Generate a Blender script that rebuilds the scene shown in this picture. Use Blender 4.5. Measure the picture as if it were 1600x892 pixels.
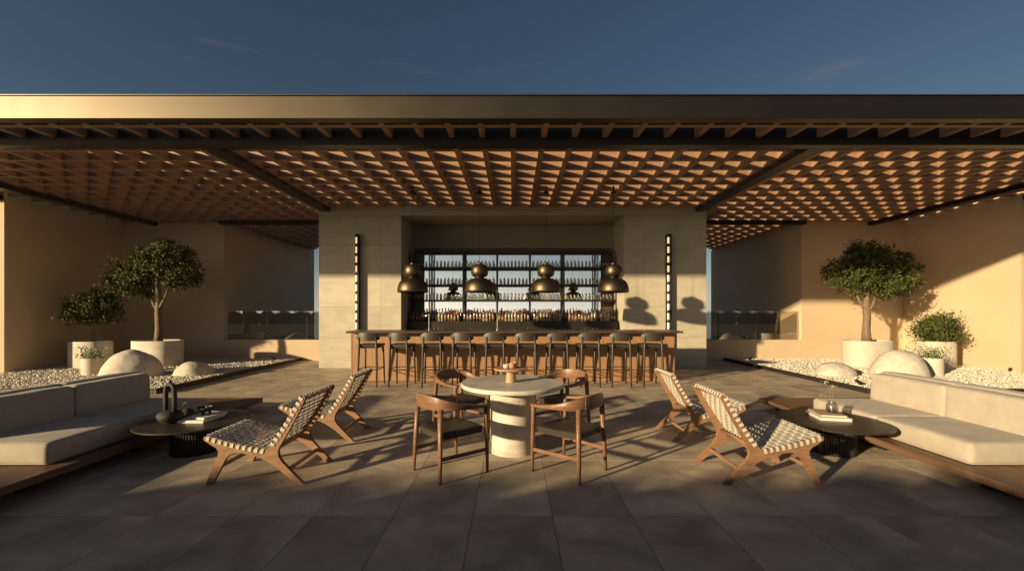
import bpy, bmesh, math, random
import numpy as np
from mathutils import Vector, Matrix, noise
S = bpy.context.scene
C = S.collection
for o in list(bpy.data.objects): bpy.data.objects.remove(o)
R = math.radians
PI = math.pi
random.seed(7)

# ---------------------------------------------------------------- camera
FPX, CX, HY, CAMZ = 660.0, 801.0, 487.0, 1.54      # focal length, vanishing point (photo pixels), eye height
cam = bpy.data.cameras.new('camera'); camo = bpy.data.objects.new('camera', cam); C.objects.link(camo)
cam.sensor_width = 36; cam.lens = FPX / 1600 * 36
cam.shift_x = -(CX - 800) / 1600; cam.shift_y = (HY - 446) / 1600
camo.location = (0, 0, CAMZ); camo.rotation_euler = (R(90), 0, 0)
cam.clip_start = .05; cam.clip_end = 60000
S.camera = camo
# ---------------------------------------------------------------- light
SUN_AZ = R(53); SUN_EL = R(11.95)          # light travels 53 degrees right of straight ahead
sun = bpy.data.lights.new('sun', 'SUN'); so = bpy.data.objects.new('sun', sun); C.objects.link(so)
sun.energy = 4.5; sun.angle = R(1.2); sun.color = (.95, .755, .455)
sd = Vector((math.sin(SUN_AZ) * math.cos(SUN_EL), math.cos(SUN_AZ) * math.cos(SUN_EL), -math.sin(SUN_EL)))
so.rotation_euler = sd.to_track_quat('-Z', 'Y').to_euler()
W = bpy.data.worlds.new("World"); S.world = W; W.use_nodes = True
wn = W.node_tree; wn.nodes.clear(); L = wn.links.new
out = wn.nodes.new('ShaderNodeOutputWorld'); bg = wn.nodes.new('ShaderNodeBackground')
sky = wn.nodes.new('ShaderNodeTexSky'); sky.sky_type = 'NISHITA'; sky.sun_disc = False
sky.sun_elevation = SUN_EL; sky.sun_rotation = R(180 + 53)
sky.air_density = 1.0; sky.dust_density = 1.0; sky.ozone_density = 3.0; sky.altitude = 100
tc = wn.nodes.new('ShaderNodeTexCoord'); mp = wn.nodes.new('ShaderNodeMapping')
mp.inputs['Location'].default_value = (2.3, .9, 1.7); mp.inputs['Rotation'].default_value = (0, R(-14), R(25)); mp.inputs['Scale'].default_value = (1.0, 2.2, 7.0)
cn = wn.nodes.new('ShaderNodeTexNoise'); cn.inputs['Scale'].default_value = 1.5; cn.inputs['Detail'].default_value = 8
cn.inputs['Roughness'].default_value = .55; cn.inputs['Distortion'].default_value = .6
cr = wn.nodes.new('ShaderNodeValToRGB'); cr.color_ramp.elements[0].position = .59; cr.color_ramp.elements[1].position = .80
cr.color_ramp.elements[1].color = (.24, .24, .24, 1)
mixc = wn.nodes.new('ShaderNodeMixRGB'); mixc.inputs[2].default_value = (4.6, 3.1, 2.0, 1)
L(tc.outputs['Generated'], mp.inputs['Vector']); L(mp.outputs[0], cn.inputs['Vector']); L(cn.outputs['Fac'], cr.inputs[0])
sx = wn.nodes.new('ShaderNodeSeparateXYZ'); L(tc.outputs['Generated'], sx.inputs[0])
ab = wn.nodes.new('ShaderNodeMath'); ab.operation = 'ABSOLUTE'; L(sx.outputs['Z'], ab.inputs[0])
iv_ = wn.nodes.new('ShaderNodeMath'); iv_.operation = 'SUBTRACT'; iv_.inputs[0].default_value = 1; L(ab.outputs[0], iv_.inputs[1])
pw_ = wn.nodes.new('ShaderNodeMath'); pw_.operation = 'POWER'; pw_.inputs[1].default_value = 13; L(iv_.outputs[0], pw_.inputs[0])
hz = wn.nodes.new('ShaderNodeMixRGB'); hz.blend_type = 'ADD'; hz.inputs[2].default_value = (4.4, 4.3, 4.0, 1)   # pale haze band low over the sea
tint = wn.nodes.new('ShaderNodeMixRGB'); tint.blend_type = 'MULTIPLY'; tint.inputs[0].default_value = 1; tint.inputs[2].default_value = (.80, .71, .63, 1)
dt = wn.nodes.new('ShaderNodeVectorMath'); dt.operation = 'DOT_PRODUCT'; dt.inputs[1].default_value = (-math.sin(SUN_AZ), -math.cos(SUN_AZ), 0); L(tc.outputs['Generated'], dt.inputs[0])
gl_ = wn.nodes.new('ShaderNodeMapRange'); gl_.inputs[1].default_value = 0; gl_.inputs[2].default_value = 1; gl_.inputs[3].default_value = .95; gl_.inputs[4].default_value = 2.7; L(dt.outputs['Value'], gl_.inputs[0])
hm = wn.nodes.new('ShaderNodeMath'); hm.operation = 'MULTIPLY'; L(pw_.outputs[0], hm.inputs[0]); L(gl_.outputs[0], hm.inputs[1])
hz.use_clamp = False
hs = wn.nodes.new('ShaderNodeVectorMath'); hs.operation = 'SCALE'; hs.inputs[0].default_value = (4.4, 4.3, 4.0); L(hm.outputs[0], hs.inputs['Scale']); L(hs.outputs[0], hz.inputs[2]); hz.inputs[0].default_value = 1
L(sky.outputs[0], tint.inputs[1]); L(tint.outputs[0], hz.inputs[1])
L(cr.outputs[0], mixc.inputs[0]); L(hz.outputs[0], mixc.inputs[1]); L(mixc.outputs[0], bg.inputs[0])
bg.inputs[1].default_value = .05
L(bg.outputs[0], out.inputs[0])
S.view_settings.view_transform = 'Standard'; S.view_settings.look = 'None'
S.view_settings.exposure = .75; S.view_settings.gamma = 1
S.render.engine = 'CYCLES'

# ---------------------------------------------------------------- materials
M = {}
def mat(name, col, rough=.6, metal=0, var=.12, scale=4, stretch=(1, 1, 1), bump=.15, bscale=60, bdist=.01, pos=False,
        rnd=0, island=0, spec=.5, col2=None, detail=6, streak=0, **kw):
    m = bpy.data.materials.new(name); m.use_nodes = True; M[name] = m
    n = m.node_tree.nodes; l = m.node_tree.links.new
    b = n['Principled BSDF']; b.inputs['Roughness'].default_value = rough; b.inputs['Metallic'].default_value = metal
    b.inputs['Specular IOR Level'].default_value = spec
    if pos: src = n.new('ShaderNodeNewGeometry').outputs['Position']
    else: src = n.new('ShaderNodeTexCoord').outputs['Object']
    mp = n.new('ShaderNodeMapping'); mp.inputs['Scale'].default_value = stretch; l(src, mp.inputs['Vector'])
    if rnd:
        oi = n.new('ShaderNodeObjectInfo'); mu = n.new('ShaderNodeMath'); mu.operation = 'MULTIPLY'; mu.inputs[1].default_value = 37
        l(oi.outputs['Random'], mu.inputs[0]); cx = n.new('ShaderNodeCombineXYZ')
        l(mu.outputs[0], cx.inputs[0]); l(mu.outputs[0], cx.inputs[1]); l(cx.outputs[0], mp.inputs['Location'])
    nz = n.new('ShaderNodeTexNoise'); nz.inputs['Scale'].default_value = scale; nz.inputs['Detail'].default_value = detail
    nz.inputs['Roughness'].default_value = .6; l(mp.outputs[0], nz.inputs['Vector'])
    rp = n.new('ShaderNodeMapRange'); rp.inputs[1].default_value = .3; rp.inputs[2].default_value = .7; l(nz.outputs['Fac'], rp.inputs[0])
    mx = n.new('ShaderNodeMixRGB'); l(rp.outputs[0], mx.inputs[0])
    c1 = col2 if col2 else [c * (1 - var) for c in col]; c2 = col if col2 else [min(1, c * (1 + var)) for c in col]
    mx.inputs[1].default_value = (*c1, 1); mx.inputs[2].default_value = (*c2, 1)
    cur = mx.outputs[0]
    def mul(sock, lo, hi):
        nonlocal cur
        mr = n.new('ShaderNodeMapRange'); mr.inputs[3].default_value = lo; mr.inputs[4].default_value = hi; l(sock, mr.inputs[0])
        hv = n.new('ShaderNodeVectorMath'); hv.operation = 'SCALE'; l(cur, hv.inputs[0]); l(mr.outputs[0], hv.inputs['Scale']); cur = hv.outputs[0]
    if rnd: mul(oi.outputs['Random'], 1 - rnd, 1 + rnd)
    if island: mul(n.new('ShaderNodeNewGeometry').outputs['Random Per Island'], 1 - island, 1 + island)
    if streak:
        mp2 = n.new('ShaderNodeMapping'); mp2.inputs['Rotation'].default_value = (.2, .5, .3); mp2.inputs['Scale'].default_value = (.8, .8, 4); l(mp.outputs[0], mp2.inputs[0])
        n2 = n.new('ShaderNodeTexNoise'); n2.inputs['Scale'].default_value = 1.6; n2.inputs['Detail'].default_value = 9; n2.inputs['Distortion'].default_value = 1.2
        l(mp2.outputs[0], n2.inputs['Vector']); r2 = n.new('ShaderNodeMapRange'); r2.inputs[1].default_value = .35; r2.inputs[2].default_value = .65
        l(n2.outputs['Fac'], r2.inputs[0]); mul(r2.outputs[0], 1 - streak, 1 + streak)
    l(cur, b.inputs['Base Color'])
    rr = n.new('ShaderNodeMapRange'); rr.inputs[3].default_value = max(0, rough - .08); rr.inputs[4].default_value = min(1, rough + .08)
    l(nz.outputs['Fac'], rr.inputs[0]); l(rr.outputs[0], b.inputs['Roughness'])
    if bump:
        bn = n.new('ShaderNodeTexNoise'); bn.inputs['Scale'].default_value = bscale; bn.inputs['Detail'].default_value = 5; l(mp.outputs[0], bn.inputs['Vector'])
        bp = n.new('ShaderNodeBump'); bp.inputs['Strength'].default_value = bump; bp.inputs['Distance'].default_value = bdist
        l(bn.outputs['Fac'], bp.inputs['Height']); l(bp.outputs[0], b.inputs['Normal'])
    for k, v in kw.items(): b.inputs[k.replace('_', ' ')].default_value = v
    return m
mat('tile', (.475, .385, .280), .62, spec=.3, var=.26, scale=2.6, bump=.3, bscale=25, bdist=.004, rnd=.10, streak=.22, detail=9)
mat('grout', (.045, .042, .04), .8, pos=True)
mat('plaster', (.60, .455, .30), .85, var=.08, scale=.8, stretch=(1, 1, 1.1), bump=.10, bscale=5, bdist=.01, pos=True, detail=9)
mat('cladding', (.485, .425, .325), .55, var=.09, scale=2.0, bump=.06, bscale=20, rnd=.06, streak=.07)
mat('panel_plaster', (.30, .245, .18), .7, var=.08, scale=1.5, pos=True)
mat('wood_x', (.32, .18, .10), .55, var=.25, scale=3, stretch=(.5, 9, 9), bump=.1, pos=True, rnd=.08)
mat('wood_y', (.32, .18, .10), .55, var=.25, scale=3, stretch=(9, .5, 9), bump=.1, pos=True, rnd=.08)
mat('wood_z', (.35, .185, .088), .5, var=.2, scale=3, stretch=(14, 14, .5), bump=.12, pos=True)
mat('walnut', (.215, .105, .054), .42, var=.28, scale=4, stretch=(2, 2, 8), bump=.06)
mat('oak', (.29, .155, .085), .45, var=.25, scale=5, stretch=(2, 6, 6), bump=.06)
mat('deck_wood', (.17, .092, .052), .5, var=.25, scale=3, stretch=(10, .6, 10), bump=.1, pos=True, rnd=.12)
mat('bronze', (.125, .095, .062), .46, 1, var=.05, scale=2, bump=.02)
mat('fascia_metal', (.088, .071, .052), .47, 1, var=.05, scale=1, bump=.02)
mat('dark_metal', (.055, .046, .038), .42, .6, var=.1, bump=.03)
mat('black_metal', (.028, .026, .025), .45, .3, var=.1, bump=.02)
mat('counter', (.075, .05, .036), .35, var=.2, stretch=(.5, 6, 6), pos=True)
mat('stool_wood', (.048, .035, .025), .45, var=.2, bump=.05)
mat('leather', (.055, .043, .033), .45, var=.12, bump=.15, bscale=120)
mat('fabric', (.45, .385, .305), .95, var=.09, scale=9, bump=.8, bscale=260, bdist=.003, Sheen_Weight=.1)
mat('strap', (.60, .55, .46), .7, var=.1, scale=20, bump=.2, bscale=200, bdist=.002, rnd=.05)
mat('travertine', (.60, .535, .43), .5, var=.2, scale=5, bump=.35, bscale=28, bdist=.008, streak=.2)
mat('planter_stone', (.60, .52, .42), .7, var=.10, scale=5, bump=.3, bscale=30, bdist=.01, streak=.06)
mat('boulder', (.58, .51, .42), .85, var=.17, scale=11, bump=.35, bscale=34, bdist=.02)
mat('pebble', (.64, .58, .48), .8, var=.1, island=.32, bump=0)
mat('bark', (.21, .145, .09), .9, var=.3, scale=8, stretch=(3, 3, .6), bump=.8, bscale=18, bdist=.02)
mat('leaf', (.105, .108, .026), .62, spec=.2, var=.3, scale=3, island=.6, bump=0, col2=(.042, .052, .014), Subsurface_Weight=0)
mat('leaf_pale', (.20, .22, .11), .55, var=.3, scale=3, island=.4, bump=0)
mat('soil', (.05, .035, .025), .95, var=.3, scale=30, bump=.8, bscale=60)
mat('charcoal_stone', (.032, .030, .026), .7, var=.3, scale=14, bump=.8, bscale=60, bdist=.006)
mat('table_dark', (.040, .029, .021), .36, var=.15, scale=4, stretch=(1, 8, 1), bump=.03)
mat('flute_dark', (.018, .016, .014), .5, var=.1, bump=0)
mat('book', (.72, .66, .57), .7, var=.04, bump=0)
mat('book_tan', (.45, .33, .22), .7, var=.05, bump=0)
mat('terracotta', (.52, .27, .17), .75, var=.15, scale=20, bump=.3)
mat('stand_wood', (.46, .27, .15), .5, var=.2, stretch=(6, 6, 1), bump=.05)
mat('twig', (.28, .20, .12), .9, bump=0)
mat('bloom', (.55, .42, .26), .9, island=.3, bump=0)
mat('sea', (.05, .07, .085), .16, var=.15, scale=.01, bump=.3, bscale=.05, bdist=1.5, pos=True)
mat('whisky', (.17, .055, .018), .12, var=.1, bump=0, Coat_Weight=.5)
mat('rum', (.10, .028, .012), .1, var=.1, bump=0, Coat_Weight=.5)
mat('gin', (.30, .27, .20), .1, var=.1, bump=0, Coat_Weight=.5)
mat('wine', (.028, .02, .016), .12, var=.1, bump=0, Coat_Weight=.5)
mat('rose', (.24, .065, .035), .14, var=.1, bump=0, Coat_Weight=.5)
mat('chrome', (.75, .70, .62), .22, 1, var=.03, bump=0)
mat('paper', (.22, .16, .10), .8, bump=0)
def glassy(name, tint, gl, edge, rough=.02):
    m = bpy.data.materials.new(name); m.use_nodes = True; M[name] = m; n = m.node_tree.nodes; l = m.node_tree.links.new; n.clear()
    o = n.new('ShaderNodeOutputMaterial'); t = n.new('ShaderNodeBsdfTransparent'); t.inputs[0].default_value = (*tint, 1)
    g = n.new('ShaderNodeBsdfGlossy'); g.inputs['Roughness'].default_value = rough
    lw = n.new('ShaderNodeLayerWeight'); lw.inputs[0].default_value = .35
    mr = n.new('ShaderNodeMapRange'); mr.inputs[3].default_value = gl; mr.inputs[4].default_value = edge; l(lw.outputs['Facing'], mr.inputs[0])
    mx = n.new('ShaderNodeMixShader'); l(mr.outputs[0], mx.inputs[0]); l(t.outputs[0], mx.inputs[1]); l(g.outputs[0], mx.inputs[2]); l(mx.outputs[0], o.inputs[0])
glassy('glass', (.93, .92, .88), .20, .5)
glassy('bottle_glass', (.60, .58, .54), .08, .75, .15)
glassy('clear_glass', (.86, .86, .84), .08, .6, .05)
m = bpy.data.materials.new('mirror'); m.use_nodes = True; M['mirror'] = m
b = m.node_tree.nodes['Principled BSDF']; b.inputs['Base Color'].default_value = (.93, .93, .93, 1); b.inputs['Metallic'].default_value = 1; b.inputs['Roughness'].default_value = .015
m = bpy.data.materials.new('lamp_glow'); m.use_nodes = True; M['lamp_glow'] = m
b = m.node_tree.nodes['Principled BSDF']; b.inputs['Base Color'].default_value = (.9, .8, .6, 1)
b.inputs['Emission Color'].default_value = (1, .66, .32, 1); b.inputs['Emission Strength'].default_value = .62

# ---------------------------------------------------------------- helpers
def link(o): C.objects.link(o); return o
def mk(name, bm, m, parent=None, smooth=False, loc=None, rz=0, angle=None):
    me = bpy.data.meshes.new(name)
    bmesh.ops.recalc_face_normals(bm, faces=bm.faces[:]); bm.to_mesh(me); bm.free()
    me.materials.append(M[m] if isinstance(m, str) else m)
    if smooth:
        me.polygons.foreach_set('use_smooth', [True] * len(me.polygons))
        if angle is not None: me.set_sharp_from_angle(angle=R(angle))
    o = link(bpy.data.objects.new(name, me))
    if parent: o.parent = parent
    if loc: o.location = loc
    if rz: o.rotation_euler[2] = rz
    return o
def tag(o, label=None, cat=None, group=None, kind=None):
    for k, v in (('label', label), ('category', cat), ('group', group), ('kind', kind)):
        if v: o[k] = v
    return o
def thing(name, label, cat, loc=(0, 0, 0), rz=0, group=None):
    o = link(bpy.data.objects.new(name, None)); o.location = loc; o.rotation_euler = (0, 0, rz); o.empty_display_size = .1
    return tag(o, label, cat, group)
def copy_tree(o, parent=None):
    c = link(o.copy()); c.parent = parent
    for ch in list(o.children): copy_tree(ch, c)
    return c
def inst(name, src, parent, loc, rz=0):
    o = link(bpy.data.objects.new(name, src.data)); o.parent = parent; o.location = loc; o.rotation_euler[2] = rz; return o
def box(bm, x0, x1, y0, y1, z0, z1, bev=0, seg=1):
    r = bmesh.ops.create_cube(bm, size=1)['verts']
    for v in r: v.co = Vector(((x0 + x1) / 2 + v.co.x * (x1 - x0), (y0 + y1) / 2 + v.co.y * (y1 - y0), (z0 + z1) / 2 + v.co.z * (z1 - z0)))
    if bev:
        es = list({e for v in r for e in v.link_edges})
        bmesh.ops.bevel(bm, geom=es, offset=bev, segments=seg, affect='EDGES', profile=.6)
def B(): return bmesh.new()
def boxo(name, m, parent, *a, **k):
    bm = B(); box(bm, *a, **k); return mk(name, bm, m, parent)
def ring(bm, pts): return [bm.verts.new(p) for p in pts]
def bridge(bm, a, b, closed=True):
    n = len(a)
    for i in range(n if closed else n - 1):
        j = (i + 1) % n; bm.faces.new((a[i], a[j], b[j], b[i]))
def lathe(bm, prof, n=24, c=(0, 0), sx=1, sy=1, cap=(True, True), flute=0, nf=0):
    prev = None; first = None
    for r, z in prof:
        cur = ring(bm, [(c[0] + sx * (r + (flute * abs(math.sin(nf * t / 2)) if flute else 0)) * math.cos(t), c[1] + sy * (r + (flute * abs(math.sin(nf * t / 2)) if flute else 0)) * math.sin(t), z)
                        for t in [2 * PI * i / n for i in range(n)]])
        if prev: bridge(bm, prev, cur)
        else: first = cur
        prev = cur
    if cap[0]: bm.faces.new(first[::-1])
    if cap[1]: bm.faces.new(prev)
def tube(bm, pts, rad, n=8, cap=True, squash=1):
    pts = [Vector(p) for p in pts]; prev = None
    if not isinstance(rad, (list, tuple)): rad = [rad] * len(pts)
    up = Vector((0, 0, 1)); t0 = (pts[1] - pts[0]).normalized()
    if abs(t0.z) > .9: up = Vector((0, 1, 0))
    s = t0.cross(up).normalized()
    for i, p in enumerate(pts):
        t = ((pts[min(i + 1, len(pts) - 1)]) - pts[max(i - 1, 0)]).normalized()
        s = (s - t * s.dot(t)).normalized(); u = s.cross(t)
        cur = ring(bm, [p + (s * math.cos(a) + u * math.sin(a) * squash) * rad[i] for a in [2 * PI * k / n for k in range(n)]])
        if prev: bridge(bm, prev, cur)
        elif cap: bm.faces.new(cur[::-1])
        prev = cur
    if cap: bm.faces.new(prev)
def prism(bm, outline, y0, y1, bev=0):                   # outline in x,z extruded along y
    a = ring(bm, [(x, y0, z) for x, z in outline]); b = ring(bm, [(x, y1, z) for x, z in outline])
    f1 = bm.faces.new(a[::-1]); f2 = bm.faces.new(b); bridge(bm, a, b)
    if bev: bmesh.ops.bevel(bm, geom=list(f1.edges) + list(f2.edges), offset=bev, segments=2, affect='EDGES')
    bmesh.ops.triangulate(bm, faces=[f for f in bm.faces if len(f.verts) > 6])
def sweep(bm, pts, sizes, side=None, cap=True):           # rectangular section; sizes = (w, h) per point; w across, h up
    prev = None; pts = [Vector(p) for p in pts]
    for i, p in enumerate(pts):
        t = (pts[min(i + 1, len(pts) - 1)] - pts[max(i - 1, 0)]).normalized()
        s = Vector(side) if side else t.cross(Vector((0, 0, 1))).normalized()
        u = s.cross(t).normalized()
        if u.z < 0: u = -u
        w, h = sizes[i] if isinstance(sizes, list) else sizes
        w /= 2; h /= 2
        cur = ring(bm, [p + s * a * w + u * b_ * h for a, b_ in ((-1, -.7), (-.7, -1), (.7, -1), (1, -.7), (1, .7), (.7, 1), (-.7, 1), (-1, .7))])
        if prev: bridge(bm, prev, cur)
        elif cap: bm.faces.new(cur[::-1])
        prev = cur
    if cap: bm.faces.new(prev)
def cushion(bm, x0, x1, y0, y1, z0, z1, r=.05, bulge=.012, seed=0):
    def axis(a, b_):
        L_ = b_ - a; n = max(2, int(L_ / .09)); rr = min(r, L_ / 2 * .98)
        return [a, a + rr * .12, a + rr * .35, a + rr * .65] + [a + rr + (L_ - 2 * rr) * i / n for i in range(n + 1)] + [b_ - rr * .65, b_ - rr * .35, b_ - rr * .12, b_], rr
    (X, rx), (Y, ry), (Z, rz_) = axis(x0, x1), axis(y0, y1), axis(z0, z1); rr = min(rx, ry, rz_)
    V = {}
    def vert(i, j, k):
        key = (i, j, k)
        if key not in V:
            p = Vector((X[i], Y[j], Z[k]))
            q = Vector((min(max(p.x, x0 + rr), x1 - rr), min(max(p.y, y0 + rr), y1 - rr), min(max(p.z, z0 + rr), z1 - rr)))
            d = p - q
            if d.length > 1e-6: p = q + d.normalized() * rr
            u = (p.x - x0) / (x1 - x0) * 2 - 1; v = (p.y - y0) / (y1 - y0) * 2 - 1; w = (p.z - z0) / (z1 - z0) * 2 - 1
            bl = bulge * (1 - u * u) * (1 - v * v) * (1 if w > 0 else 0) * abs(w)
            p.z += bl
            p.x += u * bulge * .7 * (1 - v ** 2) * (1 - w * w); p.y += v * bulge * .7 * (1 - u ** 2) * (1 - w * w)
            p += noise.noise_vector(p * 5 + Vector((seed, 0, 0))) * .006
            V[key] = bm.verts.new(p)
        return V[key]
    nx, ny, nz = len(X) - 1, len(Y) - 1, len(Z) - 1
    for i in range(nx):
        for j in range(ny):
            for k in (0, nz): bm.faces.new([vert(i, j, k), vert(i + 1, j, k), vert(i + 1, j + 1, k), vert(i, j + 1, k)])
    for i in range(nx):
        for k in range(nz):
            for j in (0, ny): bm.faces.new([vert(i, j, k), vert(i + 1, j, k), vert(i + 1, j, k + 1), vert(i, j, k + 1)])
    for j in range(ny):
        for k in range(nz):
            for i in (0, nx): bm.faces.new([vert(i, j, k), vert(i, j + 1, k), vert(i, j + 1, k + 1), vert(i, j, k + 1)])
def bulk(name, verts, faces, m, parent=None, smooth=False):    # large meshes from arrays; faces all the same size
    me = bpy.data.meshes.new(name); nv, nf, k = len(verts), len(faces), faces.shape[1]
    me.vertices.add(nv); me.vertices.foreach_set('co', np.asarray(verts, dtype=np.float32).ravel())
    me.loops.add(nf * k); me.loops.foreach_set('vertex_index', faces.astype(np.int32).ravel())
    me.polygons.add(nf); me.polygons.foreach_set('loop_start', np.arange(0, nf * k, k, dtype=np.int32))
    me.polygons.foreach_set('loop_total', np.full(nf, k, dtype=np.int32))
    if smooth: me.polygons.foreach_set('use_smooth', np.ones(nf, dtype=bool))
    me.update(calc_edges=True); me.materials.append(M[m])
    o = link(bpy.data.objects.new(name, me)); o.parent = parent; return o
rs = np.random.RandomState(3)
def leaf_cloud(name, centers, m, parent, size=.06, up=.3):
    n = len(centers)
    d = rs.normal(size=(n, 3)); d[:, 2] = d[:, 2] * .6 + up; d /= np.linalg.norm(d, axis=1)[:, None]
    a = rs.normal(size=(n, 3)); a -= (a * d).sum(1)[:, None] * d; a /= np.linalg.norm(a, axis=1)[:, None]
    b_ = np.cross(d, a); s = size * rs.uniform(.6, 1.25, size=(n, 1))
    fold = d * s * .18
    v = np.stack([centers - a * s, centers - b_ * s * .42 + fold, centers + a * s, centers + b_ * s * .42 + fold], 1).reshape(-1, 3)
    q = np.arange(n)[:, None] * 4
    return bulk(name, v, np.concatenate([q + [0, 1, 2], q + [0, 2, 3]]), m, parent)
def crown_points(blobs, n, shell=.55):                    # blobs: (x,y,z,rx,ry,rz); leaves gather in clumps on their surface
    P = []; w = np.array([b_[3] * b_[4] * b_[5] for b_ in blobs]) ** .7; w /= w.sum()
    for b_, k in zip(blobs, (w * n).astype(int)):
        b3 = np.array(b_[3:]); c0 = np.array(b_[:3])
        kc = int(k * .74); nc = max(6, kc // 62)
        d = rs.normal(size=(nc, 3)); d /= np.linalg.norm(d, axis=1)[:, None]
        cc = c0 + d * rs.uniform(.62, 1.02, size=(nc, 1)) * b3
        wi = rs.uniform(.3, 1, nc); idx = rs.choice(nc, kc, p=wi / wi.sum())
        sg = rs.uniform(.045, .105, size=(nc, 1))
        P.append(cc[idx] + rs.normal(size=(kc, 3)) * sg[idx] * np.array([1.15, 1.15, .85]))
        ki = k - kc; d = rs.normal(size=(ki, 3)); d /= np.linalg.norm(d, axis=1)[:, None]
        P.append(c0 + d * rs.uniform(.15, .82, size=(ki, 1)) * b3)
    return np.concatenate(P)
ORD = ['first', 'second', 'third', 'fourth', 'fifth', 'sixth', 'seventh', 'eighth', 'ninth', 'tenth', 'eleventh', 'twelfth']
def struct(o): o['kind'] = 'structure'; return o

# ================================================================ SETTING
bm = B(); box(bm, -30000, 30000, -30000, 30000, -60, -59); struct(mk('sea', bm, 'sea'))
slab = boxo('terrace_floor', 'grout', None, -26, 26, -6, 24, -.5, -.0035); struct(slab)
bm = B(); box(bm, -.2976, .2976, -.5976, .5976, -.03, 0); tile0 = mk('tile', bm, 'tile', slab); first = True
for k in range(-1, 10):
    y0 = 1.99 + 1.2 * k; yc = y0 + .6
    ext = min(1.23 * (y0 + 1.2) + .8, 10.2)
    if y0 > 7.5: ext = 6.75
    if k == 9: ext = 6.75
    for i in range(-17, 18):
        xc = i * .6
        if abs(xc) > ext: continue
        if y0 > 11.5 and abs(xc) < 5.1: continue
        if first: tile0.location = (xc, yc, 0); first = False
        else: inst('tile', tile0, slab, (xc, yc, 0))
# edging and gravel beds
XB, YB, YW = 6.68, 7.92, 13.4
def pebbles(name, sgn):
    ico = B(); bmesh.ops.create_icosphere(ico, subdivisions=1, radius=1)
    iv = np.array([v.co[:] for v in ico.verts]); fc = np.array([[v.index for v in f.verts] for f in ico.faces]); ico.free()
    n = 24000
    c = np.stack([rs.uniform(XB + .08, 12.37, n) * sgn, rs.uniform(YB + .05, YW - .02, n), rs.uniform(.035, .072, n)], 1)
    k = rs.uniform(.6, 1.5, size=(n, 1, 1)) * .0165
    sc = rs.uniform(.75, 1.3, size=(n, 1, 3)) * np.array([1.15, 1.0, .8]); an = rs.uniform(0, 6.28, n)
    v = iv[None] * sc * k
    x = v[..., 0] * np.cos(an)[:, None] - v[..., 1] * np.sin(an)[:, None]; y = v[..., 0] * np.sin(an)[:, None] + v[..., 1] * np.cos(an)[:, None]
    v = np.stack([x, y, v[..., 2]], -1) + c[:, None]
    f = fc[None] + (np.arange(n) * 12)[:, None, None]
    v = v.reshape(-1, 3); f = f.reshape(-1, 3)
    b0 = len(v); s0, s1 = sorted((sgn * (XB + .03), sgn * 12.4))
    v = np.concatenate([v, [[s0, YB + .02, .04], [s1, YB + .02, .04], [s1, YW, .04], [s0, YW, .04]]]); f = np.concatenate([f, [[b0, b0 + 1, b0 + 2], [b0, b0 + 2, b0 + 3]]])
    o = bulk(name, v, f, 'pebble', smooth=True)
    tag(o, 'pale pebble gravel filling the raised bed on the %s' % ('right in full sun' if sgn > 0 else 'left behind the shaded sofa'), 'gravel', kind='stuff')
for sgn in (-1, 1):
    pebbles('gravel', sgn); side = 'right' if sgn > 0 else 'left'
    e = thing('bed_edging', 'low dark metal edging round the %s gravel bed' % side, 'edging')
    x0, x1 = sorted((sgn * XB, sgn * (XB + .06)))
    boxo('side_strip', 'dark_metal', e, x0, x1, YB + .0, YW - .003, -.005, .095, bev=.004)
    x0, x1 = sorted((sgn * (XB + .0625), sgn * 14.5))
    boxo('front_strip', 'dark_metal', e, x0, x1, YB, YB + .06, -.005, .095, bev=.004)
# plastered walls
XS, XN, YF = 12.4, 9.16, 10.3
for sgn in (-1, 1):
    side = 'right' if sgn > 0 else 'left'
    a = sorted((sgn * XS, sgn * 18)); w = boxo('plaster_wall', 'plaster', None, a[0], a[1], YF, 19.5, -.1, 4.62)
    tag(w, 'tall sand plaster wall at the %s edge, running beside the trees' % side, 'wall')
    a = sorted((sgn * XN, sgn * (XS - .003))); w = boxo('plaster_wall', 'plaster', None, a[0], a[1], YW, 19.5, -.1, 4.60)
    tag(w, 'sand plaster wall behind the %s planter tree, ending at the glass railing' % side, 'wall')
    a = sorted((sgn * 5.28, sgn * (XN - .003))); w = boxo('plinth_wall', 'plaster', None, a[0], a[1], YW + .004, YW + .22, -.1, .65, bev=.004)
    tag(w, 'knee-high plaster wall carrying the %s glass railing' % side, 'wall')
    g = thing('glass_railing', 'frameless glass railing on the %s low plaster wall' % side, 'railing')
    xs = [5.33, 6.575, 7.845, 9.14]
    for i in range(3):
        a = sorted((sgn * (xs[i] + .008), sgn * (xs[i + 1] - .008))); boxo('glass_pane', 'glass', g, a[0], a[1], YW + .10, YW + .115, .655, 1.56)
    for x in xs[1:3]: boxo('pane_clamp', 'black_metal', g, sgn * x - .007, sgn * x + .007, YW + .095, YW + .12, .652, 1.55)

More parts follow.
